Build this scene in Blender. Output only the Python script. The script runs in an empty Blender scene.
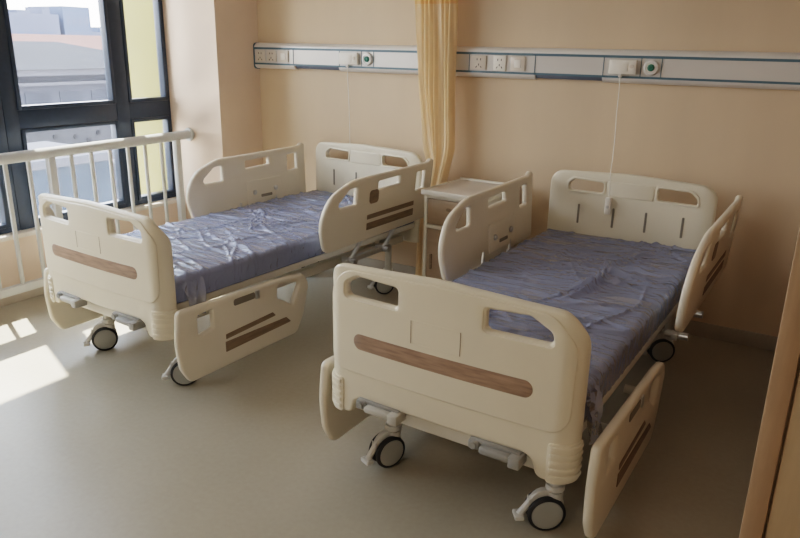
import bpy, bmesh, math, random
from mathutils import Vector, Matrix
from mathutils.geometry import tessellate_polygon
random.seed(7)
C = bpy.context.scene.collection
PI = math.pi

# ------------------------------------------------------------------ materials
def new_mat(name):
    m = bpy.data.materials.new(name); m.use_nodes = True
    nt = m.node_tree; b = nt.nodes['Principled BSDF']
    return m, nt, b
def setin(b, k, v):
    if k in b.inputs: b.inputs[k].default_value = v
def mat(name, col, rough=.5, metal=0., noise=0., scale=8., bump=0., bscale=60., stretch=(1,1,1), spec=.5, coat=0., coat_r=.1, sheen=0.):
    m, nt, b = new_mat(name)
    setin(b,'Base Color',(*col,1)); setin(b,'Roughness',rough); setin(b,'Metallic',metal)
    setin(b,'Specular IOR Level',spec); setin(b,'Coat Weight',coat); setin(b,'Coat Roughness',coat_r); setin(b,'Sheen Weight',sheen)
    tc = nt.nodes.new('ShaderNodeTexCoord'); mp = nt.nodes.new('ShaderNodeMapping')
    mp.inputs['Scale'].default_value = stretch
    nt.links.new(tc.outputs['Object'], mp.inputs['Vector'])
    if noise > 0:
        n = nt.nodes.new('ShaderNodeTexNoise'); n.inputs['Scale'].default_value = scale; n.inputs['Detail'].default_value = 5
        r = nt.nodes.new('ShaderNodeValToRGB')
        r.color_ramp.elements[0].position = .3; r.color_ramp.elements[1].position = .7
        r.color_ramp.elements[0].color = (*[max(0,c*(1-noise)) for c in col],1)
        r.color_ramp.elements[1].color = (*[min(1,c*(1+noise)) for c in col],1)
        nt.links.new(mp.outputs['Vector'], n.inputs['Vector']); nt.links.new(n.outputs['Fac'], r.inputs['Fac'])
        nt.links.new(r.outputs['Color'], b.inputs['Base Color'])
    if bump > 0:
        n2 = nt.nodes.new('ShaderNodeTexNoise'); n2.inputs['Scale'].default_value = bscale; n2.inputs['Detail'].default_value = 3
        bp = nt.nodes.new('ShaderNodeBump'); bp.inputs['Strength'].default_value = bump; bp.inputs['Distance'].default_value = .01
        nt.links.new(mp.outputs['Vector'], n2.inputs['Vector']); nt.links.new(n2.outputs['Fac'], bp.inputs['Height'])
        nt.links.new(bp.outputs['Normal'], b.inputs['Normal'])
    return m
def film(name, fac, rough, haze, hazecol, wrinkle=0):
    # clear plastic film / pane: transparent + a little gloss + a little haze
    m, nt, b = new_mat(name); nt.nodes.remove(b)
    out = nt.nodes['Material Output']
    tr = nt.nodes.new('ShaderNodeBsdfTransparent'); gl = nt.nodes.new('ShaderNodeBsdfGlossy'); gl.inputs['Roughness'].default_value = rough
    df = nt.nodes.new('ShaderNodeBsdfDiffuse'); df.inputs['Color'].default_value = (*hazecol,1)
    lw = nt.nodes.new('ShaderNodeLayerWeight'); lw.inputs['Blend'].default_value = fac
    if wrinkle:
        tc = nt.nodes.new('ShaderNodeTexCoord'); bp = nt.nodes.new('ShaderNodeBump'); bp.inputs['Strength'].default_value = wrinkle; bp.inputs['Distance'].default_value = .02
        hs = []
        for rz, sc_ in ((.20,(1.5,11,6)),(-.40,(1.2,8,6)),(1.15,(1.0,5.5,6))):
            mp = nt.nodes.new('ShaderNodeMapping'); mp.inputs['Rotation'].default_value = (0,0,rz); mp.inputs['Scale'].default_value = sc_
            n = nt.nodes.new('ShaderNodeTexNoise'); n.inputs['Scale'].default_value = 1; n.inputs['Detail'].default_value = 2; n.inputs['Distortion'].default_value = .6
            r = nt.nodes.new('ShaderNodeMath'); r.operation = 'SUBTRACT'; r.inputs[1].default_value = .5
            a = nt.nodes.new('ShaderNodeMath'); a.operation = 'ABSOLUTE'
            p = nt.nodes.new('ShaderNodeMapRange'); p.inputs['From Max'].default_value = .09; p.inputs['To Min'].default_value = 1; p.inputs['To Max'].default_value = 0; p.interpolation_type = 'SMOOTHSTEP'
            nt.links.new(tc.outputs['Object'], mp.inputs['Vector']); nt.links.new(mp.outputs[0], n.inputs['Vector']); nt.links.new(n.outputs['Fac'], r.inputs[0])
            nt.links.new(r.outputs[0], a.inputs[0]); nt.links.new(a.outputs[0], p.inputs['Value']); hs.append(p)
        x = hs[0].outputs[0]
        for q in hs[1:]:
            ad = nt.nodes.new('ShaderNodeMath'); nt.links.new(x, ad.inputs[0]); nt.links.new(q.outputs[0], ad.inputs[1]); x = ad.outputs[0]
        nt.links.new(x, bp.inputs['Height'])
        for sh in (gl, df, lw): nt.links.new(bp.outputs['Normal'], sh.inputs['Normal'])
    m1 = nt.nodes.new('ShaderNodeMixShader'); m1.inputs[0].default_value = haze
    m2 = nt.nodes.new('ShaderNodeMixShader')
    nt.links.new(tr.outputs[0], m1.inputs[1]); nt.links.new(df.outputs[0], m1.inputs[2])
    nt.links.new(lw.outputs['Fresnel'], m2.inputs[0]); nt.links.new(m1.outputs[0], m2.inputs[1]); nt.links.new(gl.outputs[0], m2.inputs[2])
    nt.links.new(m2.outputs[0], out.inputs['Surface'])
    return m

M = {}
M['wall']    = mat('wall_paint', (.635,.495,.345), .6, noise=.05, scale=3, bump=.06, bscale=180, stretch=(1,1,.25))
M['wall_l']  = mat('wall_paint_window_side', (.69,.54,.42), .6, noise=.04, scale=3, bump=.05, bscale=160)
M['ceiling'] = mat('ceiling_paint', (.80,.78,.74), .8, noise=.02)
M['sill']    = mat('sill_stone', (.66,.60,.52), .35, noise=.06, scale=20)
M['base']    = mat('skirting', (.42,.37,.30), .5, noise=.05)
M['frame']   = mat('window_frame_metal', (.026,.042,.070), .35, metal=.1, noise=.08, scale=30)
M['white']   = mat('white_enamel', (.50,.51,.49), .35, noise=.03, scale=12)
M['cream']   = mat('cream_plastic', (.70,.645,.52), .32, noise=.02, scale=6, bump=.02, bscale=400)
M['cream2']  = mat('cream_plastic_panel', (.71,.655,.53), .30, noise=.02, scale=6, bump=.02, bscale=400)
M['rail']    = mat('rail_plastic', (.69,.628,.515), .34, noise=.02, scale=6, bump=.02, bscale=400)
M['wood']    = mat('wood_print', (.31,.205,.145), .4, noise=.28, scale=5, stretch=(2,9,16))
M['brown']   = mat('brown_insert', (.215,.155,.10), .45, noise=.2, scale=8, stretch=(8,1,8))
M['slot']    = mat('slot_shadow_plastic', (.20,.18,.145), .6, noise=.05)
M['steel']   = mat('painted_steel', (.62,.59,.52), .4, metal=.1, noise=.04)
M['chrome']  = mat('zinc_metal', (.55,.55,.54), .28, metal=.9, noise=.06, scale=30)
M['grey']    = mat('grey_plastic', (.27,.27,.255), .45, noise=.05)
M['midgrey'] = mat('mid_grey_plastic', (.44,.43,.39), .4, noise=.03)
M['hub']     = mat('caster_cover', (.36,.37,.35), .42, noise=.04)
M['tyre']    = mat('black_rubber', (.018,.018,.02), .6, noise=.1, scale=40)
M['lgrey']   = mat('light_grey_plastic', (.60,.59,.55), .4, noise=.03)
M['mattress']= mat('blue_mattress_fabric', (.045,.078,.22), .55, noise=.12, scale=9, bump=.12, bscale=300)
M['film']    = film('plastic_film', .27, .21, .34, (.64,.71,.97), .32)
M['alu']     = mat('painted_aluminium', (.60,.585,.56), .35, metal=.15, noise=.03, scale=5, stretch=(.3,1,1))
M['aluedge'] = mat('painted_aluminium_lip', (.70,.685,.66), .3, metal=.15, noise=.03, scale=5)
M['teal']    = mat('teal_stripe', (.075,.145,.19), .45, noise=.05)
M['tray']    = mat('tray_recess', (.10,.12,.17), .5, noise=.06)
M['socket']  = mat('socket_plastic', (.66,.60,.52), .4, noise=.03)
M['ivory']   = mat('ivory_plastic', (.80,.77,.70), .35, noise=.02)
M['dark']    = mat('dark_hole', (.03,.03,.03), .6, noise=.05)
M['green']   = mat('green_plastic', (.02,.16,.11), .4, noise=.05)
def cloth_mat(name, col):
    m = mat(name, col, .85, noise=.04, scale=12, bump=.08, bscale=500)
    nt = m.node_tree; b = nt.nodes['Principled BSDF']; t = nt.nodes.new('ShaderNodeBsdfTranslucent'); t.inputs['Color'].default_value = (*col,1)
    x = nt.nodes.new('ShaderNodeMixShader'); x.inputs[0].default_value = .45
    nt.links.new(b.outputs[0], x.inputs[1]); nt.links.new(t.outputs[0], x.inputs[2]); nt.links.new(x.outputs[0], nt.nodes['Material Output'].inputs['Surface'])
    return m
M['curtain'] = cloth_mat('yellow_curtain_cloth', (.94,.79,.56))
M['mesh']    = cloth_mat('curtain_heading', (.92,.68,.36))
M['cabinet'] = mat('cabinet_frame', (.70,.66,.58), .4, noise=.03)
M['ctop']    = mat('cabinet_top', (.60,.53,.45), .35, noise=.05, scale=14)
M['cfront']  = mat('cabinet_front', (.36,.27,.19), .45, noise=.06, scale=6, stretch=(1,1,6))
M['jamb']    = mat('door_casing_wood', (.36,.24,.15), .45, noise=.1, scale=6, stretch=(10,10,1))
M['leaf']    = mat('door_leaf_wood', (.38,.27,.16), .5, noise=.08, scale=5, stretch=(8,8,1))
M['glass']   = film('window_pane', .10, .02, .045, (.85,.9,1.0))  # pale diffuse share: dirty-pane haze plus window glare painted in
def floor_mat():
    m, nt, b = new_mat('vinyl_floor')
    setin(b,'Roughness',.30); setin(b,'Specular IOR Level',.45)
    tc = nt.nodes.new('ShaderNodeTexCoord')
    n = nt.nodes.new('ShaderNodeTexNoise'); n.inputs['Scale'].default_value = 1.6; n.inputs['Detail'].default_value = 6
    n3 = nt.nodes.new('ShaderNodeTexNoise'); n3.inputs['Scale'].default_value = 45; n3.inputs['Detail'].default_value = 4
    mx = nt.nodes.new('ShaderNodeMixRGB'); mx.inputs[0].default_value = .35
    r = nt.nodes.new('ShaderNodeValToRGB')
    r.color_ramp.elements[0].position = .32; r.color_ramp.elements[0].color = (.335,.30,.23,1)
    r.color_ramp.elements[1].position = .68; r.color_ramp.elements[1].color = (.395,.36,.285,1)
    for q in (n,n3): nt.links.new(tc.outputs['Object'], q.inputs['Vector'])
    nt.links.new(n.outputs['Fac'], mx.inputs[1]); nt.links.new(n3.outputs['Fac'], mx.inputs[2])
    nt.links.new(mx.outputs[0], r.inputs['Fac']); nt.links.new(r.outputs['Color'], b.inputs['Base Color'])
    rr = nt.nodes.new('ShaderNodeMapRange'); rr.inputs['To Min'].default_value = .24; rr.inputs['To Max'].default_value = .42
    nt.links.new(n.outputs['Fac'], rr.inputs['Value']); nt.links.new(rr.outputs[0], b.inputs['Roughness'])
    return m
M['floor'] = floor_mat()
M['x_yellow'] = mat('exterior_yellow_render', (.20,.175,.075), .9, spec=.08, noise=.05, scale=2)
M['x_conc']   = mat('exterior_grey_render', (.034,.038,.050), .9, spec=.08, noise=.1, scale=.5)
M['x_pale']   = mat('exterior_pale_band', (.055,.058,.070), .9, spec=.08, noise=.06, scale=.4)
M['x_win']    = mat('exterior_window_glass', (.020,.024,.034), .3, spec=.08, noise=.15, scale=.8)
M['x_roof']   = mat('exterior_grey_roof', (.017,.019,.024), .9, spec=.08, noise=.1, scale=.4)
M['x_pink']   = mat('exterior_red_roof', (.095,.055,.048), .9, spec=.08, noise=.12, scale=.15)
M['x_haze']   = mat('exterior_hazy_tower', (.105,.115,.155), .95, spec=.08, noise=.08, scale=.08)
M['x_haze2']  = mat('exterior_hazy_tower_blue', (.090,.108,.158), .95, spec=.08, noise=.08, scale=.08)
M['x_blue']   = mat('exterior_blue_cladding', (.022,.032,.048), .4, spec=.08, noise=.2, scale=1.5)
M['x_gravel'] = mat('exterior_pale_parapet', (.055,.056,.062), .9, spec=.08, noise=.12, scale=3)
M['x_hole']   = mat('exterior_dark_vent', (0.025,0.025,0.029), .9, spec=.08, noise=.1)
M['x_ground'] = mat('exterior_ground', (0.059,0.059,0.059), .95, spec=.08, noise=.15, scale=.2)

# ------------------------------------------------------------------ mesh helpers
def finish(bm, name, m, parent=None, angle=35, loc=None, rot=None):
    bmesh.ops.recalc_face_normals(bm, faces=bm.faces)
    me = bpy.data.meshes.new(name); bm.to_mesh(me); bm.free()
    me.materials.append(M[m] if isinstance(m, str) else m)
    for p in me.polygons: p.use_smooth = True
    me.set_sharp_from_angle(angle=math.radians(angle))
    o = bpy.data.objects.new(name, me); C.objects.link(o)
    if parent: o.parent = parent
    if loc: o.location = loc
    if rot: o.rotation_euler = rot
    return o
def empty(name, label=None, cat=None, loc=(0,0,0), rz=0, group=None, kind=None, parent=None):
    o = bpy.data.objects.new(name, None); C.objects.link(o)
    o.empty_display_size = .1; o.location = loc; o.rotation_euler = (0,0,rz)
    tag(o, label, cat, group, kind)
    if parent: o.parent = parent
    return o
def tag(o, label=None, cat=None, group=None, kind=None):
    if label: o['label'] = label
    if cat: o['category'] = cat
    if group: o['group'] = group
    if kind: o['kind'] = kind
    return o
def copy_tree(o, parent=None):
    c = o.copy(); C.objects.link(c)
    if parent: c.parent = parent
    for ch in list(o.children): copy_tree(ch, c)
    return c
def box(bm, x0,x1,y0,y1,z0,z1, r=0., seg=2, mtx=None):
    t = bmesh.new()
    bmesh.ops.create_cube(t, size=1)
    for v in t.verts:
        v.co = Vector(((x0+x1)/2+v.co.x*(x1-x0), (y0+y1)/2+v.co.y*(y1-y0), (z0+z1)/2+v.co.z*(z1-z0)))
    if r > 0: bmesh.ops.bevel(t, geom=list(t.edges), offset=r, segments=seg, affect='EDGES', profile=.5)
    merge(bm, t, mtx); return bm
def merge(bm, t, mtx=None):
    if mtx is not None: bmesh.ops.transform(t, matrix=mtx, verts=t.verts)
    me = bpy.data.meshes.new('tmp'); t.to_mesh(me); t.free()
    bm.from_mesh(me); bpy.data.meshes.remove(me)
def frame_of(d):
    d = d.normalized(); a = Vector((0,0,1)) if abs(d.z) < .9 else Vector((1,0,0))
    u = d.cross(a).normalized(); return u, d.cross(u).normalized()
def cyl(bm, p0, p1, r, seg=20, r1=None, bev=0.):
    p0 = Vector(p0); p1 = Vector(p1); d = p1-p0; L = d.length
    pr = [(0,0),(r,0),(r if r1 is None else r1,L),(0,L)]
    if bev: pr = [(0,0),(r-bev,0),(r-bev*.3,bev*.3),(r,bev),(r if r1 is None else r1,L-bev),((r if r1 is None else r1)-bev*.3,L-bev*.3),((r if r1 is None else r1)-bev,L),(0,L)]
    lathe(bm, p0, d, pr, seg)
def lathe(bm, p0, d, prof, seg=24):
    p0 = Vector(p0); d = Vector(d).normalized(); u, w = frame_of(d); rings = []
    for (r, h) in prof:
        if r < 1e-6: rings.append([bm.verts.new(p0+d*h)])
        else: rings.append([bm.verts.new(p0+d*h+(u*math.cos(2*PI*k/seg)+w*math.sin(2*PI*k/seg))*r) for k in range(seg)])
    for a, b in zip(rings, rings[1:]):
        for k in range(seg):
            k2 = (k+1) % seg
            if len(a) == 1 and len(b) == 1: continue
            if len(a) == 1: bm.faces.new((a[0], b[k], b[k2]))
            elif len(b) == 1: bm.faces.new((a[k], b[0], a[k2]))
            else: bm.faces.new((a[k], b[k], b[k2], a[k2]))
def tube(bm, pts, r, seg=10):
    pts = [Vector(p) for p in pts]; rings = []
    n = len(pts); up = None
    for i, p in enumerate(pts):
        d = (pts[min(i+1,n-1)]-pts[max(i-1,0)]).normalized()
        if up is None: up, _ = frame_of(d)
        up = (up - d*up.dot(d)).normalized(); w = d.cross(up)
        rings.append([bm.verts.new(p+(up*math.cos(2*PI*k/seg)+w*math.sin(2*PI*k/seg))*r) for k in range(seg)])
    for a, b in zip(rings, rings[1:]):
        for k in range(seg): bm.faces.new((a[k], a[(k+1)%seg], b[(k+1)%seg], b[k]))
    bm.faces.new(rings[0]); bm.faces.new(list(reversed(rings[-1])))
def rpoly(pts, seg=7):
    """polygon [(x,y,r)] with filleted corners"""
    out = []; n = len(pts)
    for i in range(n):
        p = Vector(pts[i][:2]); r = pts[i][2] if len(pts[i]) > 2 else 0
        a = Vector(pts[i-1][:2]); b = Vector(pts[(i+1)%n][:2])
        if r <= 0: out.append((p.x,p.y)); continue
        da = (a-p); db = (b-p); la, lb = da.length, db.length; da.normalize(); db.normalize()
        ang = math.acos(max(-1,min(1,da.dot(db))))
        if ang > PI-.01: out.append((p.x,p.y)); continue
        t = min(r/math.tan(ang/2), .48*la, .48*lb); r = t*math.tan(ang/2)
        c = p+(da+db).normalized()*(r/math.sin(ang/2))
        s = p+da*t; e = p+db*t
        a0 = math.atan2(s.y-c.y, s.x-c.x); a1 = math.atan2(e.y-c.y, e.x-c.x)
        dd = (a1-a0+PI)%(2*PI)-PI
        k = max(2, min(14, int(abs(dd)/(PI/2)*seg)+1))
        for j in range(k+1):
            q = a0+dd*j/k; out.append((c.x+r*math.cos(q), c.y+r*math.sin(q)))
    return out
def rect(x0,x1,y0,y1,r): return rpoly([(x0,y0,r),(x1,y0,r),(x1,y1,r),(x0,y1,r)])
def plate(bm, outline, holes, t, r=.006, n=3, fn=None, cuts=None):
    """flat plate in (u,v), thickness along w from 0 to t, rounded rims of radius r, holes; fn maps (u,v,w) -> xyz"""
    T = bmesh.new()
    def area(l): return sum(a[0]*b[1]-b[0]*a[1] for a, b in zip(l, l[1:]+l[:1]))/2
    loops = []
    for i, l in enumerate([outline]+list(holes)):
        q = []
        for p in l:
            if not q or (Vector(p)-Vector(q[-1])).length > 1e-5: q.append(p)
        if (Vector(q[0])-Vector(q[-1])).length < 1e-5: q.pop()
        if (area(q) > 0) != (i == 0): q = q[::-1]
        nr = []
        for k in range(len(q)):
            a = Vector(q[k-1]); b = Vector(q[k]); c = Vector(q[(k+1)%len(q)])
            n1 = (b-a).normalized(); n2 = (c-b).normalized()
            n1 = Vector((-n1.y,n1.x)); n2 = Vector((-n2.y,n2.x)); m_ = (n1+n2)
            if m_.length < 1e-6: m_ = n1
            m_.normalize(); m_ *= 1/max(.5, m_.dot(n1)); nr.append(m_)
        loops.append((q, nr))
    prof = [(r*(1-math.sin(k/n*PI/2)), r*(1-math.cos(k/n*PI/2))) for k in range(n+1)]
    prof = [(o, w) for o, w in prof] + [(o, t-w) for o, w in reversed(prof)]
    caps = ([], [])
    for q, nr in loops:
        rings = []
        for o, w in prof: rings.append([T.verts.new((p[0]+m_.x*o, p[1]+m_.y*o, w)) for p, m_ in zip(q, nr)])
        for a, b in zip(rings, rings[1:]):
            for k in range(len(a)): T.faces.new((a[k], a[(k+1)%len(a)], b[(k+1)%len(a)], b[k]))
        caps[0].append(rings[0]); caps[1].append(rings[-1])
    tri = tessellate_polygon([[Vector((v.co.x,v.co.y,0)) for v in l] for l in caps[0]])
    for cap in caps:
        flat = [v for l in cap for v in l]
        for f in tri:
            try: T.faces.new([flat[i] for i in f])
            except ValueError: pass
    if cuts:
        for axis, vals in cuts:
            no = Vector((1,0,0)) if axis == 0 else Vector((0,1,0))
            for c in vals:
                bmesh.ops.bisect_plane(T, geom=T.verts[:]+T.edges[:]+T.faces[:], dist=1e-6, plane_co=no*c, plane_no=no)
    bmesh.ops.recalc_face_normals(T, faces=T.faces)
    if fn:
        for v in T.verts: v.co = Vector(fn(v.co.x, v.co.y, v.co.z))
    merge(bm, T); return bm
B = bmesh.new
def part(name, m, parent, fill, angle=35):
    bm = B(); fill(bm); return finish(bm, name, m, parent, angle)

# ------------------------------------------------------------------ the room
XW = -.52; YP = -.447; XR = 3.84; YJ = -2.6; YF = -7.0; XE = 5.2; ZC = 2.8
SILL = .455; HEAD = 2.45; YWIN = -4.22
def struct(o): o['kind'] = 'structure'; return o
bm = B(); box(bm, -.75,XE+.12, YF-.12,.12, -.12,0); struct(finish(bm,'floor','floor'))
bm = B(); box(bm, -.75,XE+.12, YF-.12,.12, ZC,ZC+.12); struct(finish(bm,'ceiling','ceiling'))
bm = B(); box(bm, -.75,XE+.12, 0,.12, 0,ZC); struct(finish(bm,'wall_back','wall'))
bm = B(); box(bm, -.75,0, YP,0, 0,ZC); struct(finish(bm,'wall_pier','wall_l'))
bm = B()
box(bm, -.75,-.50, YF,YP, 0,SILL-.03); box(bm, -.75,-.50, YF,YP, HEAD,ZC); box(bm, -.75,-.50, YF,YWIN, SILL-.03,HEAD)
struct(finish(bm,'wall_left','wall_l'))
bm = B(); box(bm, XR+.03,XE+.12, YJ+.03,0, 0,ZC); struct(finish(bm,'wall_right','wall'))
bm = B(); box(bm, XE,XE+.12, YF,YJ+.03, 0,ZC); struct(finish(bm,'wall_corridor','wall'))
bm = B(); box(bm, -.75,XE+.12, YF-.12,YF, 0,ZC); struct(finish(bm,'wall_front','wall'))
bm = B(); box(bm, -.74,-.455, YWIN,YP, SILL-.03,SILL, .004); struct(finish(bm,'trim_1','sill'))
bm = B(); box(bm, -.498,-.488, YF,YP, 0,.10, .003); struct(finish(bm,'baseboard_left','base'))
bm = B(); box(bm, 0,XR, -.012,0, 0,.09, .003); struct(finish(bm,'baseboard_back','base'))
# corner casing and door front at the right edge of the view
bm = B(); box(bm, XR,XR+.05, YJ,YJ+.06, 0,ZC, .004); box(bm, XR,XR+.03, YJ+.06,0, 0,ZC)
struct(finish(bm,'trim_2','jamb'))
bm = B(); box(bm, XR+.056,XR+.95, YJ+.004,YJ+.03, .01,2.1, .003)
d1 = struct(finish(bm,'door_1','leaf'))
bm = B(); cyl(bm,(XR+.88,YJ+.01,1.0),(XR+.88,YJ-.05,1.0),.012); cyl(bm,(XR+.88,YJ-.045,1.0),(XR+.76,YJ-.045,1.0),.010); cyl(bm,(XR+.88,YJ+.004,1.0),(XR+.88,YJ-.006,1.0),.027)
finish(bm,'door_handle','chrome',d1)
bm = B(); box(bm, XR+.95,XR+1.02, YJ,YJ+.06, 0,2.17,.004); box(bm, XR+.05,XR+.95, YJ,YJ+.06, 2.11,2.17,.004); struct(finish(bm,'trim_3','jamb'))

# windows: three bays, each a wide pane column (upper + lower) and a narrow one
def window(name, y0, y1, ymul):
    """y0<y1 bay extents; ymul = list of clear openings [(ya,yb)]"""
    w = empty(name, kind='structure')
    x0, x1 = XW-.07, XW
    zt0, zt1 = 1.096, 1.213
    def fr(bm):
        ys = [y0]+[v for ab in ymul for v in ab]+[y1]
        for a, b in zip(ys[::2], ys[1::2]): box(bm, x0,x1, a,b, SILL,HEAD, .006)
        for a, b in ymul:
            box(bm, x0,x1-.004, a-.002,b+.002, SILL,SILL+.035, .004); box(bm, x0,x1-.004, a-.002,b+.002, HEAD-.05,HEAD, .004)
            box(bm, x0,x1-.002, a-.002,b+.002, zt0,zt1, .005)
    part('frame','frame',w,fr)
    for a, b in ymul:
        for z0, z1 in ((SILL+.035,zt0),(zt1,HEAD-.05)):
            s = part('sash','frame',w,lambda bm: (box(bm,x0+.015,x1+.006,a,a+.028,z0,z1,.004), box(bm,x0+.015,x1+.006,b-.028,b,z0,z1,.004),
                                                 box(bm,x0+.015,x1+.006,a+.027,b-.027,z0,z0+.026,.004), box(bm,x0+.015,x1+.006,a+.027,b-.027,z1-.026,z1,.004)))
            part('glass_pane','glass',s,lambda bm: box(bm, XW-.04,XW-.036, a+.026,b-.026, z0+.024,z1-.024))
    return w
window('window_1', -1.77, YP, [(-1.675,-.94),(-.83,-.465)])
window('window_2', -3.22, -1.77, [(-3.13,-2.40),(-2.29,-1.835)])
window('window_3', YWIN, -3.22, [(-4.14,-3.32)])

# guard railing in front of the window
XH = -.33
gr = empty('guard_railing','white tubular guard railing running along the window wall','railing',(XH,-2.6,0))
YB = -5.6
part('handrail','white',gr,lambda bm: (cyl(bm,(0,YB+2.6,.936),(0,YP+2.6-.008,.966),.034,24)))
part('wall_flange','white',gr,lambda bm: cyl(bm,(0,YP+2.6-.022,.966),(0,YP+2.6,.966),.05,28,bev=.004))
part('bottom_rail','white',gr,lambda bm: box(bm,-.022,.022,YB+2.6,YP+2.6,.118,.170,.006))
k = 0; y = -.588
while y > YB:
    thick = (k % 7 == 0)
    if thick: part('post','white',gr,lambda bm: box(bm,-.022,.022,y+2.6-.024,y+2.6+.024,0,.945,.006))
    else: part('baluster','white',gr,lambda bm: cyl(bm,(0,y+2.6,.16),(0,y+2.6,.945),.0135,14))
    y -= .148; k += 1

# ------------------------------------------------------------------ beds
FW = .480; FX = -.010          # footboard half width and centre
def footmap(w0):
    R = .072; hs = FW-R
    def fn(u, v, w):
        w = w+w0; s = 1 if u >= 0 else -1; a = abs(u)
        if a <= hs: x, y, nx, ny = a, 0, 0, 1
        elif a <= hs+R*PI/2:
            t = (a-hs)/R; x = hs+R*math.sin(t); y = R-R*math.cos(t); nx, ny = -math.sin(t), math.cos(t)
        else: x = FW; y = R+(a-hs-R*PI/2); nx, ny = -1, 0
        # slight bow of the front face
        bow = .012*(1-min(1,(a/hs))**2)
        return (FX+s*(x+nx*w), y+ny*w-bow, v)
    return fn
UC = FW-.072+.072*PI/2         # end of the wrap arc (unfolded)
UE = UC+.018
cutsF = [(0,[x*.01 for x in range(-56,57) if abs(x) > 36]+[x*.06 for x in range(-6,7)])]
FH = [rpoly([(-.385,.795,.02),(-.165,.795,.016),(-.165,.866,.016),(-.33,.872,.03),(-.385,.84,.03)]),
      rpoly([(.165,.795,.016),(.385,.795,.02),(.385,.83,.03),(.31,.872,.03),(.165,.866,.016)])]
def grow(l, e):
    cx = sum(p[0] for p in l)/len(l); cy = sum(p[1] for p in l)/len(l)
    return [(p[0]+(e if p[0] > cx else -e), p[1]+(e if p[1] > cy else -e)) for p in l]
def footboard(root):
    out = rpoly([(-UE,.325,.03),(-.365,.33,.03),(-.345,.405,.05),(.345,.405,.05),(.365,.33,.03),(UE,.325,.03),
                 (UE,.80,.10),(.44,.905,.10),(0,.925,.9),(-.44,.905,.10),(-UE,.80,.10)])
    fb = part('footboard','cream',root,lambda bm: plate(bm,out,FH,.034,.012,4,footmap(0),cutsF),40)
    # raised front panel with its own rounded contour
    o2 = rpoly([(-.46,.505,.07),(.46,.505,.07),(.465,.80,.09),(.39,.892,.08),(0,.908,.9),(-.39,.892,.08),(-.465,.80,.09)])
    part('front_panel','cream2',fb,lambda bm: plate(bm,o2,[grow(h,.007) for h in FH],.010,.004,3,footmap(-.005),cutsF),40)
    part('wood_strip','wood',fb,lambda bm: plate(bm,rect(-.348,.338,.603,.664,.03),[],.006,.002,2,footmap(-.0060),cutsF))
    part('card_slot','lgrey' if 0 else 'cream',fb,lambda bm: plate(bm,rect(-.105,.085,.683,.772,.004),[rect(-.100,.08,.688,.768,.003)],.004,.001,1,footmap(-.0056),cutsF))
    for x in (-.104,.084):
        part('card_slot_edge','brown',fb,lambda bm: plate(bm,rect(x-.0013,x+.0013,.686,.769,.001),[],.002,.0003,1,footmap(-.0062)))
    for s in (-1,1):
        def bump(bm):
            plate(bm, rpoly([(s*.40,.328,.012),(s*(UE-.004),.330,.012),(s*(UE-.004),.47,.012),(s*.40,.47,.012)]),[],.008,.003,2,footmap(-.005),cutsF)
            for k in range(5): plate(bm, rect(min(s*.408,s*(UE-.008)),max(s*.408,s*(UE-.008)),.342+k*.0255,.342+k*.0255+.017,.006),[],.008,.004,2,footmap(-.0100),cutsF)
        part('corner_bumper','cream2',fb,bump)
    part('inner_face','cream',fb,lambda bm: box(bm,FX-.34,FX+.34,.03,.05,.42,.76,.008))
def headboard(root, L):
    y = L-.03
    f = lambda w0: (lambda u,v,w: (u, y+w+w0+ (.10*max(0,abs(u)-.40)**1.5*10), v))
    cuts = [(0,[x*.012 for x in range(-40,41) if abs(x) > 32])]
    holes = [rpoly([(-.345,.850,.028),(-.14,.850,.022),(-.14,.910,.016),(-.31,.918,.03),(-.345,.89,.03)]),
             rpoly([(.165,.848,.022),(.375,.845,.028),(.375,.875,.03),(.335,.912,.03),(.165,.916,.016)])]
    out = rpoly([(-.470,.33,.02),(.469,.33,.02),(.469,.955,.085),(0,.975,.9),(-.470,.955,.085)])
    hb = part('headboard','cream',root,lambda bm: plate(bm,out,holes,.036,.012,4,f(0),cuts),40)
    for h in holes: part('handle_rim','cream2',hb,lambda bm: plate(bm,grow(h,.013),[grow(h,.002)],.010,.004,2,f(-.006),cuts))
    part('raised_panel','cream2',hb,lambda bm: plate(bm,rect(-.118,.143,.838,.925,.01),[],.010,.004,2,f(-.005),cuts))
    for x in (-.275,-.070,.115,.315):
        part('slot','slot',hb,lambda bm: plate(bm,rect(x-.0065,x+.0065,.655,.772,.006),[],.008,.001,1,f(-.002),cuts))
RO = rpoly([(1.005,.525,.06),(2.065,.548,.03),(2.083,.938,.016),(2.045,.945,.02),(2.02,.925,.04),(1.24,.917,.25),(1.03,.85,.2),(.952,.70,.18)])
RHOLES = [rpoly([(1.07,.772,.018),(1.265,.77,.012),(1.27,.872,.012),(1.20,.866,.03)]),
          rpoly([(1.475,.826,.008),(1.70,.831,.008),(1.70,.881,.008),(1.475,.876,.008)]),
          rpoly([(1.885,.758,.008),(1.985,.762,.008),(1.99,.878,.008),(1.89,.874,.008)])]
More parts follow.
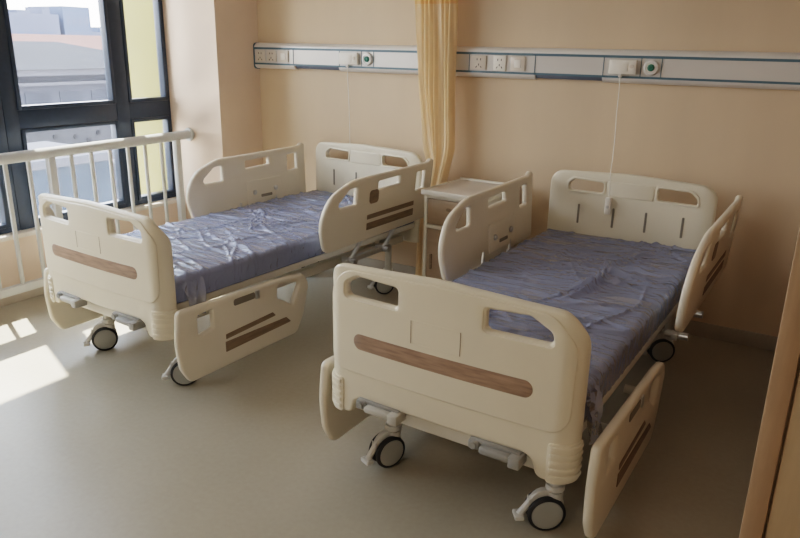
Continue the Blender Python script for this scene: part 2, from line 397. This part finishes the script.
def head_rail(root, s, X):
    # s=+1: rail on the +X side, outside face towards +X ; w grows inwards from the outside face
    f = lambda w0: (lambda u,v,w: (s*(X+.017-w-w0+.07*(v-.60)), u, v))
    r_ = part('side_rail','rail',root,lambda bm: plate(bm,RO,RHOLES,.034,.013,4,f(0)),40)
    for z0, z1 in ((.660,.692),(.595,.642)):
        part('wood_strip','brown',r_,lambda bm: plate(bm,rpoly([(1.37,z0,.004),(1.87,z0+.004,.004),(1.87,z1+.002,.004),(1.37,z1-.004,.004)]),[],.003,.001,1,f(-.0022)))
    part('angle_gauge','brown',r_,lambda bm: plate(bm,rect(1.385,1.475,.752,.833,.022),[],.004,.0015,1,f(-.003)))
    # bracket box on the inside with two bolt caps and a release slot
    part('bracket_plate','rail',r_,lambda bm: plate(bm,rect(1.465,1.80,.575,.738,.010),[],.008,.004,2,f(.031)))
    for yb, zb in ((1.53,.655),(1.735,.66)):
        part('bolt_cap','chrome',r_,lambda bm: lathe(bm,(s*(X-.020),yb,zb),(-s,0,0),[(0,0),(.017,0),(.017,.006),(.011,.012),(0,.013)],16))
    part('release_slot','slot',r_,lambda bm: plate(bm,rect(1.59,1.70,.612,.632,.006),[],.003,.001,1,f(.0375)))
    # link arms and crossbar that carry the rail
    def link(bm):
        for yb in (1.40,1.74):
            tube(bm,[(s*(X-.01),yb,.60),(s*(X-.024),yb-.02,.53),(s*(X-.045),yb-.08,.44),(s*(X-.06),yb-.10,.41)],.013,10)
            cyl(bm,(s*(X-.105),yb-.10,.41),(s*(X-.005),yb-.10,.41),.018,14)
        box(bm,min(s*(X-.075),s*(X-.045)),max(s*(X-.075),s*(X-.045)),1.26,1.72,.395,.425,.004)
    part('link_arm','chrome',r_,link)
    return r_
FO = rpoly([(.012,.34,.3),(.026,.20,.1),(.075,.118,.04),(.805,.128,.05),(.862,.22,.1),(.912,.385,.05),(.875,.452,.05),(.75,.468,.1),(.32,.478,.2),(.03,.487,.03)])
FHO = [rpoly([(.137,.335,.01),(.225,.348,.01),(.225,.442,.01),(.137,.435,.01)]),
       rpoly([(.664,.372,.012),(.775,.302,.016),(.842,.418,.02),(.667,.440,.012)])]
def foot_rail(root, s, X):
    f = lambda w0: (lambda u,v,w: (s*(X+.017-w-w0), u, v))
    r_ = part('side_rail','rail',root,lambda bm: plate(bm,FO,FHO,.034,.013,4,f(0)),40)
    part('wood_strip','brown',r_,lambda bm: plate(bm,rpoly([(.297,.264,.004),(.644,.282,.004),(.62,.306,.004),(.297,.290,.004)]),[],.003,.001,1,f(-.0022)))
    part('wood_strip','brown',r_,lambda bm: plate(bm,rpoly([(.292,.198,.004),(.757,.213,.004),(.72,.248,.004),(.292,.252,.004)]),[],.003,.001,1,f(-.0022)))
    part('release_slot','slot',r_,lambda bm: plate(bm,rect(.357,.50,.418,.452,.012),[],.003,.001,1,f(-.0022)))
    part('release_latch','chrome',r_,lambda bm: plate(bm,rect(.50,.53,.412,.458,.008),[],.008,.003,2,f(-.007)))
    for yb in (.28,.62):
        part('link_arm','steel',r_,lambda bm: (tube(bm,[(s*(X-.01),yb,.26),(s*(X-.028),yb,.33),(s*(X-.04),yb+.02,.40)],.012,10),
            cyl(bm,(s*(X-.075),yb+.02,.405),(s*(X-.01),yb+.02,.405),.017,14)))
    return r_
def caster(root, x, y, ang):
    """swivel twin caster; origin under the swivel stem, axle along local x, near wheel at its minus end"""
    RW = .069; cx = Vector((0,-.030,RW)); ax = Vector((1,0,0)); k_ = RW/.0625
    def hood(bm):
        cyl(bm,(0,0,.10),(0,0,.345),.023,18); cyl(bm,(0,0,.158),(0,0,.178),.034,20); cyl(bm,(0,0,.12),(0,0,.150),.030,20)
        out = [(-.062,.030)]+[(.066*math.cos(t),.070*math.sin(t)) for t in [k*PI/12 for k in range(13)]][::-1]+[(.064,-.012),(.02,-.014),(-.03,-.006)]
        plate(bm, out, [], .026, .004, 2, lambda u,v,w: (w-.013, u-.030, v+RW+.018))
    cs = part('caster','lgrey',root,hood)
    for s in (-1,1):
        part('tyre','tyre',cs,lambda bm: lathe(bm, cx+ax*(s*.014), ax*s, [(0,0),(.054*k_,0),(.0605*k_,.003),(.0625*k_,.010),(.0615*k_,.018),(.056*k_,.024),(.0525*k_,.025),(.052*k_,.022),(0,.022)], 36))
        part('wheel_cover','hub',cs,lambda bm: lathe(bm, cx+ax*(s*.033), ax*s, [(0,0),(.0515*k_,0),(.0515*k_,.003),(.049*k_,.0055),(.045*k_,.006),(.030*k_,.0078),(0,.009)], 32))
    part('brake_pedal','lgrey',cs,lambda bm: (tube(bm,[cx+Vector((0,-.045,.050)),cx+Vector((0,-.072,.012)),cx+Vector((0,-.092,-.016))],.013,8),
        box(bm,-.026,.026,-.142,-.108,RW-.030,RW-.012,.005)))
    cs.location = (x,y,0); cs.rotation_euler = (0,0,ang); return cs
def crank(root, x0, x1, z, handle_m):
    """folding hand crank lying along X under the footboard"""
    ck = part('hand_crank','grey',root,lambda bm: (box(bm,x0,x1-.01,-.022,.05,z+.004,z+.022,.005), box(bm,x0,x0+.04,-.030,.05,z-.012,z+.020,.006), cyl(bm,(x0+.02,-.036,z+.004),(x0+.02,.04,z+.004),.013,14)))
    part('crank_handle',handle_m,ck,lambda bm: (box(bm,x0+.045,x1-.04,-.045,-.008,z-.014,z+.012,.009,3), box(bm,x1-.042,x1,-.050,.02,z-.024,z+.016,.007)))
    return ck
LB = 2.161
def make_bed():
    root = empty('hospital_bed')
    footboard(root); headboard(root, LB)
    def plat(bm):
        for s in (-1,1): box(bm,min(s*.405,s*.45),max(s*.405,s*.45),.09,2.12,.445,.482,.006)
        for yy in (.09,.62,1.15,1.62,2.075): box(bm,-.41,.41,yy,yy+.045,.447,.478,.004)
        for a, b in ((.14,.61),(.67,1.14),(1.2,1.61),(1.67,2.07)): box(bm,-.40,.40,a,b,.470,.482,.003)
    part('bed_platform','steel',root,plat)
    def chas(bm):
        for s in (-1,1): box(bm,min(s*.32,s*.37),max(s*.32,s*.37),.10,2.10,.335,.385,.006)
        for yy in (.12,.95,2.02): box(bm,-.36,.36,yy,yy+.045,.338,.382,.005)
        box(bm,-.42,.42,.036,.080,.332,.392,.005)
        for s in (-1,1):
            for yy in (.32,1.78): box(bm,min(s*.33,s*.36),max(s*.33,s*.36),yy,yy+.05,.38,.448,.004)
        cyl(bm,(-.22,.10,.372),(-.22,1.5,.40),.014,12); cyl(bm,(.20,.10,.372),(.20,.8,.40),.014,12)
    part('chassis_frame','steel',root,chas)
    for x, y in ((-.362,.205),(.312,.205),(-.362,1.92),(.312,1.92)):
        a = math.radians({(-1,0):157,(1,0):126,(-1,1):130,(1,1):120}[(1 if x > 0 else -1, 1 if y > 1 else 0)])
        caster(root, x-.008+.06*math.sin(a), y-.012-.06*math.cos(a), a+PI)
    crank(root, -.335, -.145, .392, 'midgrey'); crank(root, .125, .318, .386, 'grey')
    rails = [head_rail(root,-1,.55), head_rail(root,1,.56), foot_rail(root,-1,.53), foot_rail(root,1,.53)]
    return root, rails
bedB, railsB = make_bed()
bedA = copy_tree(bedB)
def place(o, loc, rz): o.location = loc; o.rotation_euler = (0,0,rz)
PA = ((.955,-2.2938,0), -.062); PB = ((2.8855,-2.4095,0), -.0335)
place(bedA, *PA); place(bedB, *PB)
tag(bedB,'cream plastic hospital bed in front, right of the bedside cabinet, footboard nearest the camera','hospital bed','hospital beds side by side')
tag(bedA,'cream plastic hospital bed beside the window and its guard railing','hospital bed','hospital beds side by side')
for o in bedA.children:
    if o.name.startswith('caster'): o.rotation_euler.z = math.radians(330 if o.location.x < 0 else 318)
# the right head rail of the bed by the window is latched a little further towards the head
for o in bedA.children:
    if o.name.startswith('side_rail') and o.data == railsB[1].data: o.location.y = .02
    if o.name.startswith('side_rail') and o.data == railsB[0].data: o.location.y = .04; o.location.x = .006

# mattresses: blue, still wrapped in clear film
MW = .447; MY0, MY1 = .075, 2.12; MZ0, MZ1 = .484, .600
def folds(seed, n, star):
    R = random.Random(seed); L = []
    for i in range(n):
        cy = R.uniform(MY0,MY1); cx = R.uniform(-.42,.42); a = R.gauss(.18 if seed % 2 else -.1,.30)
        if i % 5 == 0: a += R.uniform(.5,1.3)
        L.append((cx,cy,math.cos(a),math.sin(a),R.uniform(.10,.42),R.uniform(.005,.013),R.uniform(.35,1.)))
    for i in range(star[2]):
        a = R.uniform(0,PI); q = R.uniform(.06,.26)
        L.append((star[0]+math.cos(a)*q,star[1]+math.sin(a)*q,math.cos(a),math.sin(a),R.uniform(.08,.28),R.uniform(.0035,.0065),R.uniform(.5,1.15)))
    return L
def fheight(L, x, y):
    h = 0
    for cx,cy,ca,sa,ln,wd,am in L:
        dx, dy = x-cx, y-cy; p = dx*ca+dy*sa
        if abs(p) > ln*1.5: continue
        q = -dx*sa+dy*ca + .03*math.sin(p*9+cx*20)
        if abs(q) > wd*3.2: continue
        h += am*math.exp(-(q/wd)**2)*math.exp(-(p/ln)**4)
    return h
def mattress_mesh(bm, L, amp, grow, nx=84, ny=190, skirt=True):
    top = []
    r = .028
    prof = []          # across: from bottom edge of one side, over the top, to the other
    W = MW+grow; zt = MZ1+grow; zb = MZ0-(.0 if grow == 0 else -.004)
    xs = [-W+r+(2*W-2*r)*i/nx for i in range(nx+1)]
    sec = [(-W,zb),(-W,zb+.03),(-W,zt-r-.02)]+[(-W+r-r*math.cos(t),zt-r+r*math.sin(t)) for t in [k*PI/2/5 for k in range(5)]]
    sec += [(x,zt) for x in xs]
    sec += [(-a,b) for a, b in reversed(sec[:8])]
    rows = []
    y0, y1 = MY0-grow, MY1+grow
    ysr = [y0, y0+.003, y0+.010]+[y0+.028+(y1-y0-.056)*j/ny for j in range(ny+1)]+[y1-.010,y1-.003,y1]
    rng = random.Random(3)
    for j, y in enumerate(ysr):
        e = min(y-y0, y1-y); drop = 0
        if e < .028: drop = .028-math.sqrt(max(0,.028**2-(.028-e)**2))
        row = []
        for (x, z) in sec:
            zz = z; xx = x
            if z > zt-r-.001:
                zz = z-drop*(1 if z > zt-1e-6 else .6)
                if amp: zz += amp*fheight(L,x,y)
            elif amp:
                wob = .004*math.sin(y*37+x*3)+.003*math.sin(y*83); xx = x+math.copysign(abs(wob),x)*grow/.004*.5
            xx *= 1-.10*(drop/.028)*(.3 if abs(x) > W-.03 else 0)
            # gentle sag and unevenness of the foam
            if z > zt-1e-6: zz += .004*math.sin(x*5+y*3.1)*math.sin(y*4.3)
            row.append(bm.verts.new((xx,y,zz)))
        rows.append(row)
    for a, b in zip(rows, rows[1:]):
        for i in range(len(a)-1): bm.faces.new((a[i],a[i+1],b[i+1],b[i]))
    bm.faces.new(rows[0]); bm.faces.new(list(reversed(rows[-1])))
    if skirt:
        for a, b in zip(rows, rows[1:]): bm.faces.new((a[0],b[0],b[-1],a[-1]))
def make_mattress(P, seed, star, label, amp_f=.0095):
    L = folds(seed, 120, star)
    t = empty('mattress', label, 'mattress', P[0], P[1], 'blue mattresses on the hospital beds')
    part('mattress_body','mattress',t,lambda bm: mattress_mesh(bm, L, .0022, 0, 84, 190),60)
    def wrap(bm):
        mattress_mesh(bm, L, amp_f, .0035, 150, 380, False)
    part('plastic_wrap','film',t,wrap,180)
    # loose tail of film hanging down at the foot corner
    def tail(bm):
        rows = []
        for j in range(9):
            v = j/8; rows.append([bm.verts.new((MW+.008+.014*math.sin(i*2.1+v*4)+.030*v, MY0+.05+i*.022*(1-.35*v)+.03*v, MZ1-.02-.17*v)) for i in range(7)])
        for a, b in zip(rows, rows[1:]):
            for i in range(6): bm.faces.new((a[i],a[i+1],b[i+1],b[i]))
    part('film_tail','film',t,tail,180)
    return t
make_mattress(PA, 4, (.05,1.0,10), 'brighter blue mattress in clear plastic film on the bed beside the window')
make_mattress(PB, 11, (.12,1.15,20), 'shaded grey-blue mattress in crumpled clear film on the bed right of the cabinet', .0125)

# ------------------------------------------------------------------ bed-head panel on the back wall
ZT, ZB = 1.6475, 1.4551; YQ = -.062
hp = empty('bed_head_panel','long pale grey service panel with teal stripes across the back wall','wall panel',(0,0,0))
def lip(bm, x0, x1, zlo, zhi, up):
    # rounded lip extruded along x
    n = 6; pr = []
    h = zhi-zlo
    for k in range(n+1):
        t = k/n*PI/2
        if up: pr.append((YQ+.04*(1-math.cos(t)) , zlo+h*math.sin(t)))
        else: pr.append((YQ+.04*(1-math.cos(t)) , zhi-h*math.sin(t)))
    pr = pr+[(-.001, pr[-1][1]),(-.001, zlo if up else zhi)]
    a = [bm.verts.new((x0,y,z)) for y,z in pr]; b = [bm.verts.new((x1,y,z)) for y,z in pr]
    for i in range(len(pr)): bm.faces.new((a[i],a[(i+1)%len(pr)],b[(i+1)%len(pr)],b[i]))
    bm.faces.new(a); bm.faces.new(list(reversed(b)))
XP1 = XR
part('panel_body','alu',hp,lambda bm: box(bm,.012,XP1,YQ+.002,0,1.497,1.612))
part('top_lip','aluedge',hp,lambda bm: lip(bm,.012,XP1,1.612,ZT,True))
for a, b in ((.012,.395),(.80,2.27),(2.685,XP1)):
    part('bottom_lip','aluedge',hp,lambda bm: lip(bm,a,b,ZB+.004,1.492,False))
for a, b in ((.395,.80),(2.27,2.685)):
    part('recessed_tray','tray',hp,lambda bm: (box(bm,a,b,YQ+.016,0,1.474,1.497,.003), box(bm,a,b,YQ+.03,0,1.468,1.475)))
part('teal_stripe','teal',hp,lambda bm: box(bm,.012,XP1,YQ-.0015,YQ+.01,1.600,1.6145))
for a, b in ((.012,.395),(.395,.80),(.80,2.27),(2.27,2.685),(2.685,XP1)):
    part('teal_stripe','teal',hp,lambda bm: box(bm,a,b,YQ-.0015,YQ+.01,1.4885,1.501))
part('end_cap','teal',hp,lambda bm: plate(bm,rpoly([(-.064,1.458,.025),(-.001,1.452,.004),(-.001,1.65,.004),(-.064,1.645,.025)]),[],.012,.003,2,lambda u,v,w:(w+.001,u,v)))
for x in (.388,.805,.995,1.095,1.825,2.268,2.687,2.900,3.012):
    part('seam','teal',hp,lambda bm: box(bm,x-.0022,x+.0022,YQ-.001,YQ+.01,1.497,1.604))
def plateface(name, x0, x1, z0, z1, m, fillfn=None, t=.009):
    o = part(name, m, hp, lambda bm: box(bm,x0,x1,YQ-t,YQ+.004,z0,z1,.003))
    if fillfn: fillfn(o)
    return o
def holes_(o, x, z, pattern):
    for i, (dx, dz, w, h, a) in enumerate(pattern):
        part('socket_hole','dark',o,lambda bm: box(bm,-w/2,w/2,-.002,.002,-h/2,h/2,mtx=Matrix.Translation((x+dx,YQ-.0095,z+dz))@Matrix.Rotation(a,4,'Y')))
P3 = [(-.012,.020,.004,.012,0),(.012,.020,.004,.012,0),(0,-.012,.004,.012,0),(-.016,-.026,.004,.012,.5),(.016,-.026,.004,.012,-.5)]
def rocker(x, z): return lambda o: part('switch_rocker','ivory',o,lambda bm: box(bm,x-.022,x+.022,YQ-.013,YQ-.006,z-.024,z+.024,.003))
zc = 1.551
# sockets and switch by the window bed
plateface('socket_plate',.030,.120,1.512,1.592,'socket',lambda o: holes_(o,.075,zc,P3))
plateface('socket_plate',.138,.228,1.512,1.592,'socket',lambda o: holes_(o,.183,zc,P3))
plateface('switch_plate',.246,.345,1.510,1.594,'socket',rocker(.298,zc))
# sockets and switch by the front bed
plateface('socket_plate',1.835,1.945,1.508,1.594,'socket',lambda o: holes_(o,1.895,zc,P3))
plateface('socket_plate',1.995,2.080,1.505,1.597,'ivory',lambda o: holes_(o,2.037,zc,P3))
plateface('switch_plate',2.112,2.205,1.508,1.594,'socket',rocker(2.158,zc))
def gas(x):
    o = part('gas_outlet','aluedge',hp,lambda bm: lathe(bm,(x,YQ+.004,zc),(0,-1,0),[(0,0),(.044,0),(.044,.010),(.039,.018),(.030,.020),(.028,.014),(0,.014)],32))
    part('outlet_core','green',o,lambda bm: lathe(bm,(x,YQ-.009,zc),(0,-1,0),[(0,0),(.020,0),(.019,.008),(.011,.011),(.009,.007),(0,.007)],24))
gas(1.046); gas(2.957)
# nurse call units hang on the panel
def call_unit(x, label, cordpts, handset):
    t = empty('nurse_call_unit', label, 'call unit', (x,YQ-.001,zc), 0, 'nurse call units on the panel')
    u = part('unit_housing','ivory',t,lambda bm: box(bm,-.078,.078,-.026,-.0005,-.040,.040,.006))
    part('indicator_panel','ivory',u,lambda bm: box(bm,-.066,.030,-.0285,-.024,-.026,.026,.002))
    part('call_button','socket',u,lambda bm: cyl(bm,(.052,-.024,.004),(.052,-.031,.004),.011,20))
    part('plug','lgrey',t,lambda bm: box(bm,-.020,.0,-.024,-.008,-.058,-.036,.003))
    part('cord','ivory',t,lambda bm: tube(bm,cordpts,.0026,8))
    if handset:
        hx, hy, hz = cordpts[-1]
        h = part('handset','ivory',t,lambda bm: box(bm,hx-.017,hx+.017,hy-.011,hy+.011,hz-.105,hz-.005,.008,3))
        part('handset_button','lgrey',h,lambda bm: cyl(bm,(hx,hy-.010,hz-.06),(hx,hy-.014,hz-.06),.009,16))
call_unit(.897,'ivory nurse call unit with hanging cord above the window bed',
    [(-.010,-.016,-.055),(-.008,-.015,-.15),(.004,-.02,-.30),(.010,-.02,-.45),(.012,-.02,-.62),(.012,-.02,-.72)], False)
call_unit(2.803,'ivory nurse call unit with white cord and handset above the front bed',
    [(-.010,-.016,-.055),(-.006,-.020,-.14),(.004,-.06,-.27),(.022,-.11,-.40),(.036,-.17,-.51),(.046,-.222,-.572),(.052,-.240,-.60),(.054,-.236,-.66),(.054,-.232,-.71)], True)

# ------------------------------------------------------------------ curtain
cu = empty('privacy_curtain','yellow bunched privacy curtain hanging between the two beds','curtain',(1.62,-.15,0))
def edge(z):
    # left and right x of the gathered curtain at height z (world minus 1.62)
    pts = [(0,(-.085,.075)),(.45,(-.072,.075)),(.72,(-.035,.085)),(.9,(-.015,.125)),(1.0,(-.05,.150)),(1.4,(-.105,.145)),(1.93,(-.145,.13)),(2.8,(-.17,.125))]
    for (a, u), (b, v) in zip(pts, pts[1:]):
        if a <= z <= b:
            t = (z-a)/(b-a); return (u[0]+(v[0]-u[0])*t, u[1]+(v[1]-u[1])*t)
def cloth(bm, z0, z1, nz, off=0, phase=0):
    rows = []; n = 160; R = random.Random(5)
    ph = [R.uniform(0,6.28) for _ in range(4)]
    for j in range(nz+1):
        z = z0+(z1-z0)*j/nz; l, r = edge(z); row = []
        for i in range(n+1):
            s = i/n; q = s+.012*math.sin(z*2.3+ph[0]+s*5)
            w = math.sin(q*2*PI*7.5+ph[1]+.5*math.sin(z*1.7))
            y = (.030 if z > 1.2 else .022)*w+.010*math.sin(q*2*PI*17+ph[2]+z*.8)+.006*math.sin(q*50+z*3)+off
            x = l+(r-l)*s+.010*math.sin(q*2*PI*7.5+ph[1]+1.2)+.004*math.sin(z*6+s*9)
            row.append(bm.verts.new((x,y,z)))
        rows.append(row)
    for a, b in zip(rows, rows[1:]):
        for i in range(n): bm.faces.new((a[i],a[i+1],b[i+1],b[i]))
    pass
part('curtain_cloth','curtain',cu,lambda bm: cloth(bm,.02,1.905,70),180)
part('curtain_heading','mesh',cu,lambda bm: cloth(bm,1.90,2.79,30,-.001),180)

# ------------------------------------------------------------------ bedside cabinet
ns = empty('bedside_cabinet','small beige bedside cabinet with drawer and door between the two beds','cabinet',(2.020,-.350,0),-.06)
W_, D_ = .205, .235
def carc(bm):
    box(bm,-W_,-W_+.022,-D_,D_,.05,.775,.004); box(bm,W_-.022,W_,-D_,D_,.05,.775,.004)
    box(bm,-W_+.02,W_-.02,D_-.015,D_,.05,.775); box(bm,-W_+.02,W_-.02,-D_+.004,D_-.01,.05,.08)
    box(bm,-W_+.02,W_-.02,-D_,D_-.01,.565,.588,.003); box(bm,-W_+.02,W_-.02,-D_,D_-.01,.755,.775,.003)
part('carcass','cabinet',ns,carc)
tp = part('cabinet_top','ctop',ns,lambda bm: box(bm,-W_-.012,W_+.012,-D_-.014,D_+.004,.775,.800,.006))
part('top_edge','cabinet',tp,lambda bm: (box(bm,-W_-.014,W_+.014,-D_-.017,-D_-.002,.773,.806,.005), box(bm,-W_-.014,-W_+.0,-D_-.002,D_+.004,.773,.806,.005),
      box(bm,W_,W_+.014,-D_-.002,D_+.004,.773,.806,.005), box(bm,-W_-.014,W_+.014,D_-.008,D_+.006,.773,.815,.005)))
dr = part('drawer','cfront',ns,lambda bm: box(bm,-W_+.025,W_-.025,-D_+.004,D_-.06,.592,.751,.004))
part('drawer_handle','brown',dr,lambda bm: plate(bm,rect(-.045,.045,.688,.708,.009),[],.012,.003,2,lambda u,v,w:(u,-D_+.008-w,v)))
do = part('door','cfront',ns,lambda bm: box(bm,-W_+.025,W_-.025,-D_+.004,-D_+.022,.084,.562,.004))
part('door_handle','brown',do,lambda bm: plate(bm,rect(-W_+.05,-W_+.068,.30,.40,.008),[],.012,.003,2,lambda u,v,w:(u,-D_+.008-w,v)))
for sx in (-1,1):
    for sy in (-1,1):
        part('foot','tyre',ns,lambda bm: cyl(bm,(sx*(W_-.03),sy*(D_-.03),0),(sx*(W_-.03),sy*(D_-.03),.052),.018,16))

# ------------------------------------------------------------------ outside the window
bm = B(); box(bm,-400,-40,-250,400,-22,-21); tag(finish(bm,'street_ground','x_ground'),kind='structure')
bm = B(); box(bm,-1.02,-.592,YP-.005,YP+.02,-8,9); box(bm,-1.02,-.76,YP,.3,-8,9); tag(finish(bm,'facade_return_wall','x_yellow'),kind='structure')
def facade_windows(root, x, ys, zs, w, h, m='x_win'):
    for y in ys:
        for z in zs: part('window',m,root,lambda bm: box(bm,x-.02,x+.03,y,y+w,z,z+h))
ab = empty('apartment_block','long grey apartment block with low grey roof seen through the upper pane','building',(-28,16,-21))
part('wall','x_conc',ab,lambda bm: box(bm,-9,0,-16,9.2,0,21.25))
rf = part('roof','x_roof',ab,lambda bm: None if bm.faces.new([bm.verts.new(p) for p in ((.5,-16,21.3),(.5,9.4,21.3),(-6,5.6,22.5),(-6,-12,22.5))]) and 0 else bm.faces.new([bm.verts.new(p) for p in ((-6,-12,22.5),(-6,5.6,22.5),(-12,9.4,21.3),(-12,-16,21.3))]) and bm.faces.new([bm.verts.new(p) for p in ((.5,9.4,21.3),(-12,9.4,21.3),(-6,5.6,22.5))]))
part('cornice','x_pale',ab,lambda bm: (box(bm,-.4,.35,-16,9.4,21.0,21.3), box(bm,-.4,.22,-16,9.3,20.55,20.7)))
facade_windows(ab,0,[-14.5+1.75*i for i in range(13)],[19.3],1.25,.95)
facade_windows(ab,0,[-14.5+1.75*i for i in range(13)],[16.4],1.25,1.3)
rr = empty('red_roof_house','low house row with faded red roofs behind the grey block','building',(-80,50,-21))
part('wall','x_pale',rr,lambda bm: box(bm,-10,0,-45,30,0,19.3))
part('roof','x_pink',rr,lambda bm: (bm.faces.new([bm.verts.new(p) for p in ((1,-45,19.2),(1,30,19.2),(-6,30,23.2),(-6,-45,23.2))]), bm.faces.new([bm.verts.new(p) for p in ((-6,-45,23.2),(-6,30,23.2),(-14,30,19.2),(-14,-45,19.2))])))
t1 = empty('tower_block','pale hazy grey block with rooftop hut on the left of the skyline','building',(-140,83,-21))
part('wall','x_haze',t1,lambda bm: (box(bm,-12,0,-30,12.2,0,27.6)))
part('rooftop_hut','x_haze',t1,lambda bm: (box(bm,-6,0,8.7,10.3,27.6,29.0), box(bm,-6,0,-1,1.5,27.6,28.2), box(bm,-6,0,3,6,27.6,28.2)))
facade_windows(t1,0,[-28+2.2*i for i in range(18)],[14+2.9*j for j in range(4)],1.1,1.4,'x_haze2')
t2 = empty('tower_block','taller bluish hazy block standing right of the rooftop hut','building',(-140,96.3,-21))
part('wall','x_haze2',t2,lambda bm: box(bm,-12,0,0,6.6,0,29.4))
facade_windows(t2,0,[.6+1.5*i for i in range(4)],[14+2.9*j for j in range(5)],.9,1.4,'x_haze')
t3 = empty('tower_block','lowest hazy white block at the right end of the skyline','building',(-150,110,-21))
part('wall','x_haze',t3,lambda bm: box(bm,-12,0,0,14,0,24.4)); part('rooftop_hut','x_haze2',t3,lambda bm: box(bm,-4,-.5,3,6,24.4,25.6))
# low annex just below the window
an = empty('annex_roof_parapet','pale parapet wall with dark round vents below the window','parapet',(-12,6.5,-8))
pw = part('wall','x_gravel',an,lambda bm: box(bm,-.5,0,-6,6,0,7.62))
for i, (yy, zz) in enumerate(((-1.15,7.42),(-.75,7.28),(-.35,7.40),(-.2,7.2),(.2,7.36),(.55,7.24),(-1.0,7.15),(.85,7.4))):
    part('vent','x_hole',an,lambda bm: cyl(bm,(-.02,yy,zz),(.03,yy,zz),.06,14))
bl = empty('glazed_annex','low blue glazed annex with white roof edge under the parapet','building',(-9,4.4,-8))
part('wall','x_blue',bl,lambda bm: box(bm,-2.4,0,-5,1.0,0,7.25))
part('roof','x_pale',bl,lambda bm: box(bm,-2.4,.12,-5.1,1.1,7.25,7.42,.02))
for i in range(7): part('mullion','x_pale',bl,lambda bm: box(bm,-.01,.05,-4.6+.85*i,-4.55+.85*i,3.5,7.25))
part('transom','x_pale',bl,lambda bm: box(bm,-.01,.05,-5,1.0,6.1,6.16))
nb = empty('white_service_block','pale block at the right of the glazed annex','building',(-9.4,5.5,-8))
part('wall','x_pale',nb,lambda bm: box(bm,-2,0,0,3.5,0,7.0)); part('roof','x_gravel',nb,lambda bm: box(bm,-2.1,.1,-.05,3.6,7.0,7.1))

# ------------------------------------------------------------------ light
world = bpy.data.worlds.new('sky'); bpy.context.scene.world = world; world.use_nodes = True
wn = world.node_tree; bg = wn.nodes['Background']
tc = wn.nodes.new('ShaderNodeTexCoord'); sx = wn.nodes.new('ShaderNodeSeparateXYZ'); cr = wn.nodes.new('ShaderNodeValToRGB')
wn.links.new(tc.outputs['Generated'], sx.inputs[0]); wn.links.new(sx.outputs['Z'], cr.inputs['Fac']); wn.links.new(cr.outputs['Color'], bg.inputs['Color'])
cr.color_ramp.elements[0].position = 0; cr.color_ramp.elements[0].color = (1,.985,.96,1)
cr.color_ramp.elements[1].position = .8; cr.color_ramp.elements[1].color = (.62,.78,1,1)
SKY = 7.0
bg.inputs['Strength'].default_value = SKY
sun = bpy.data.lights.new('sun','SUN'); sun.energy = 16; sun.angle = math.radians(.8); sun.color = (1,.95,.86)
so = bpy.data.objects.new('sun', sun); C.objects.link(so)
e = math.radians(57); dv = Vector((.93*math.cos(e), -.366*math.cos(e), -math.sin(e)))
so.rotation_euler = dv.to_track_quat('-Z','Y').to_euler()
for (y0, y1) in ((-1.77,YP),(-3.22,-1.77),(YWIN,-3.22)):
    l = bpy.data.lights.new('sky_portal','AREA'); l.shape = 'RECTANGLE'; l.size = (HEAD-SILL); l.size_y = (y1-y0)
    l.cycles.is_portal = True
    o = bpy.data.objects.new('sky_portal', l); C.objects.link(o)
    o.location = (XW-.09,(y0+y1)/2,(HEAD+SILL)/2); o.rotation_euler = (0,-PI/2,0)

# unseen ceiling fill light, added behind the camera to brighten the footboards
cl = empty('added_fill_light','added long white fill light on the ceiling, unseen behind the camera','fill lamp',(2.6,-5.7,ZC))
part('housing','white',cl,lambda bm: box(bm,-.64,.64,-.12,.12,-.06,0,.008))
al = bpy.data.lights.new('added_fill_lamp','AREA'); al.shape = 'RECTANGLE'; al.size = 1.2; al.size_y = .2; al.energy = 17; al.color = (1,.94,.86)
ao = bpy.data.objects.new('added_fill_lamp', al); C.objects.link(ao); ao.location = (2.6,-5.7,ZC-.07)
# ------------------------------------------------------------------ camera
cam = bpy.data.cameras.new('camera'); co = bpy.data.objects.new('camera', cam); C.objects.link(co)
yaw, pitch, roll, f = -.5309, .3072, .0188, 704.39
fw = Vector((math.sin(yaw)*math.cos(pitch), math.cos(yaw)*math.cos(pitch), -math.sin(pitch)))
rt = Vector((math.cos(yaw), -math.sin(yaw), 0)); up = rt.cross(fw)
rt2 = rt*math.cos(roll)+up*math.sin(roll); up2 = -rt*math.sin(roll)+up*math.cos(roll)
mw = Matrix((rt2, up2, -fw)).transposed().to_4x4(); mw.translation = Vector((3.8484,-4.3367,1.6453))
co.matrix_world = mw
cam.sensor_fit = 'HORIZONTAL'; cam.sensor_width = 36; cam.lens = f/800*36; cam.clip_start = .05; cam.clip_end = 1000
sc = bpy.context.scene; sc.camera = co
sc.view_settings.view_transform = 'Filmic'; sc.view_settings.look = 'Medium High Contrast'; sc.view_settings.exposure = .84
sc.cycles.use_denoising = True
sc.cycles.diffuse_bounces = 6; sc.cycles.transparent_max_bounces = 16
sc.cycles.sample_clamp_indirect = 8
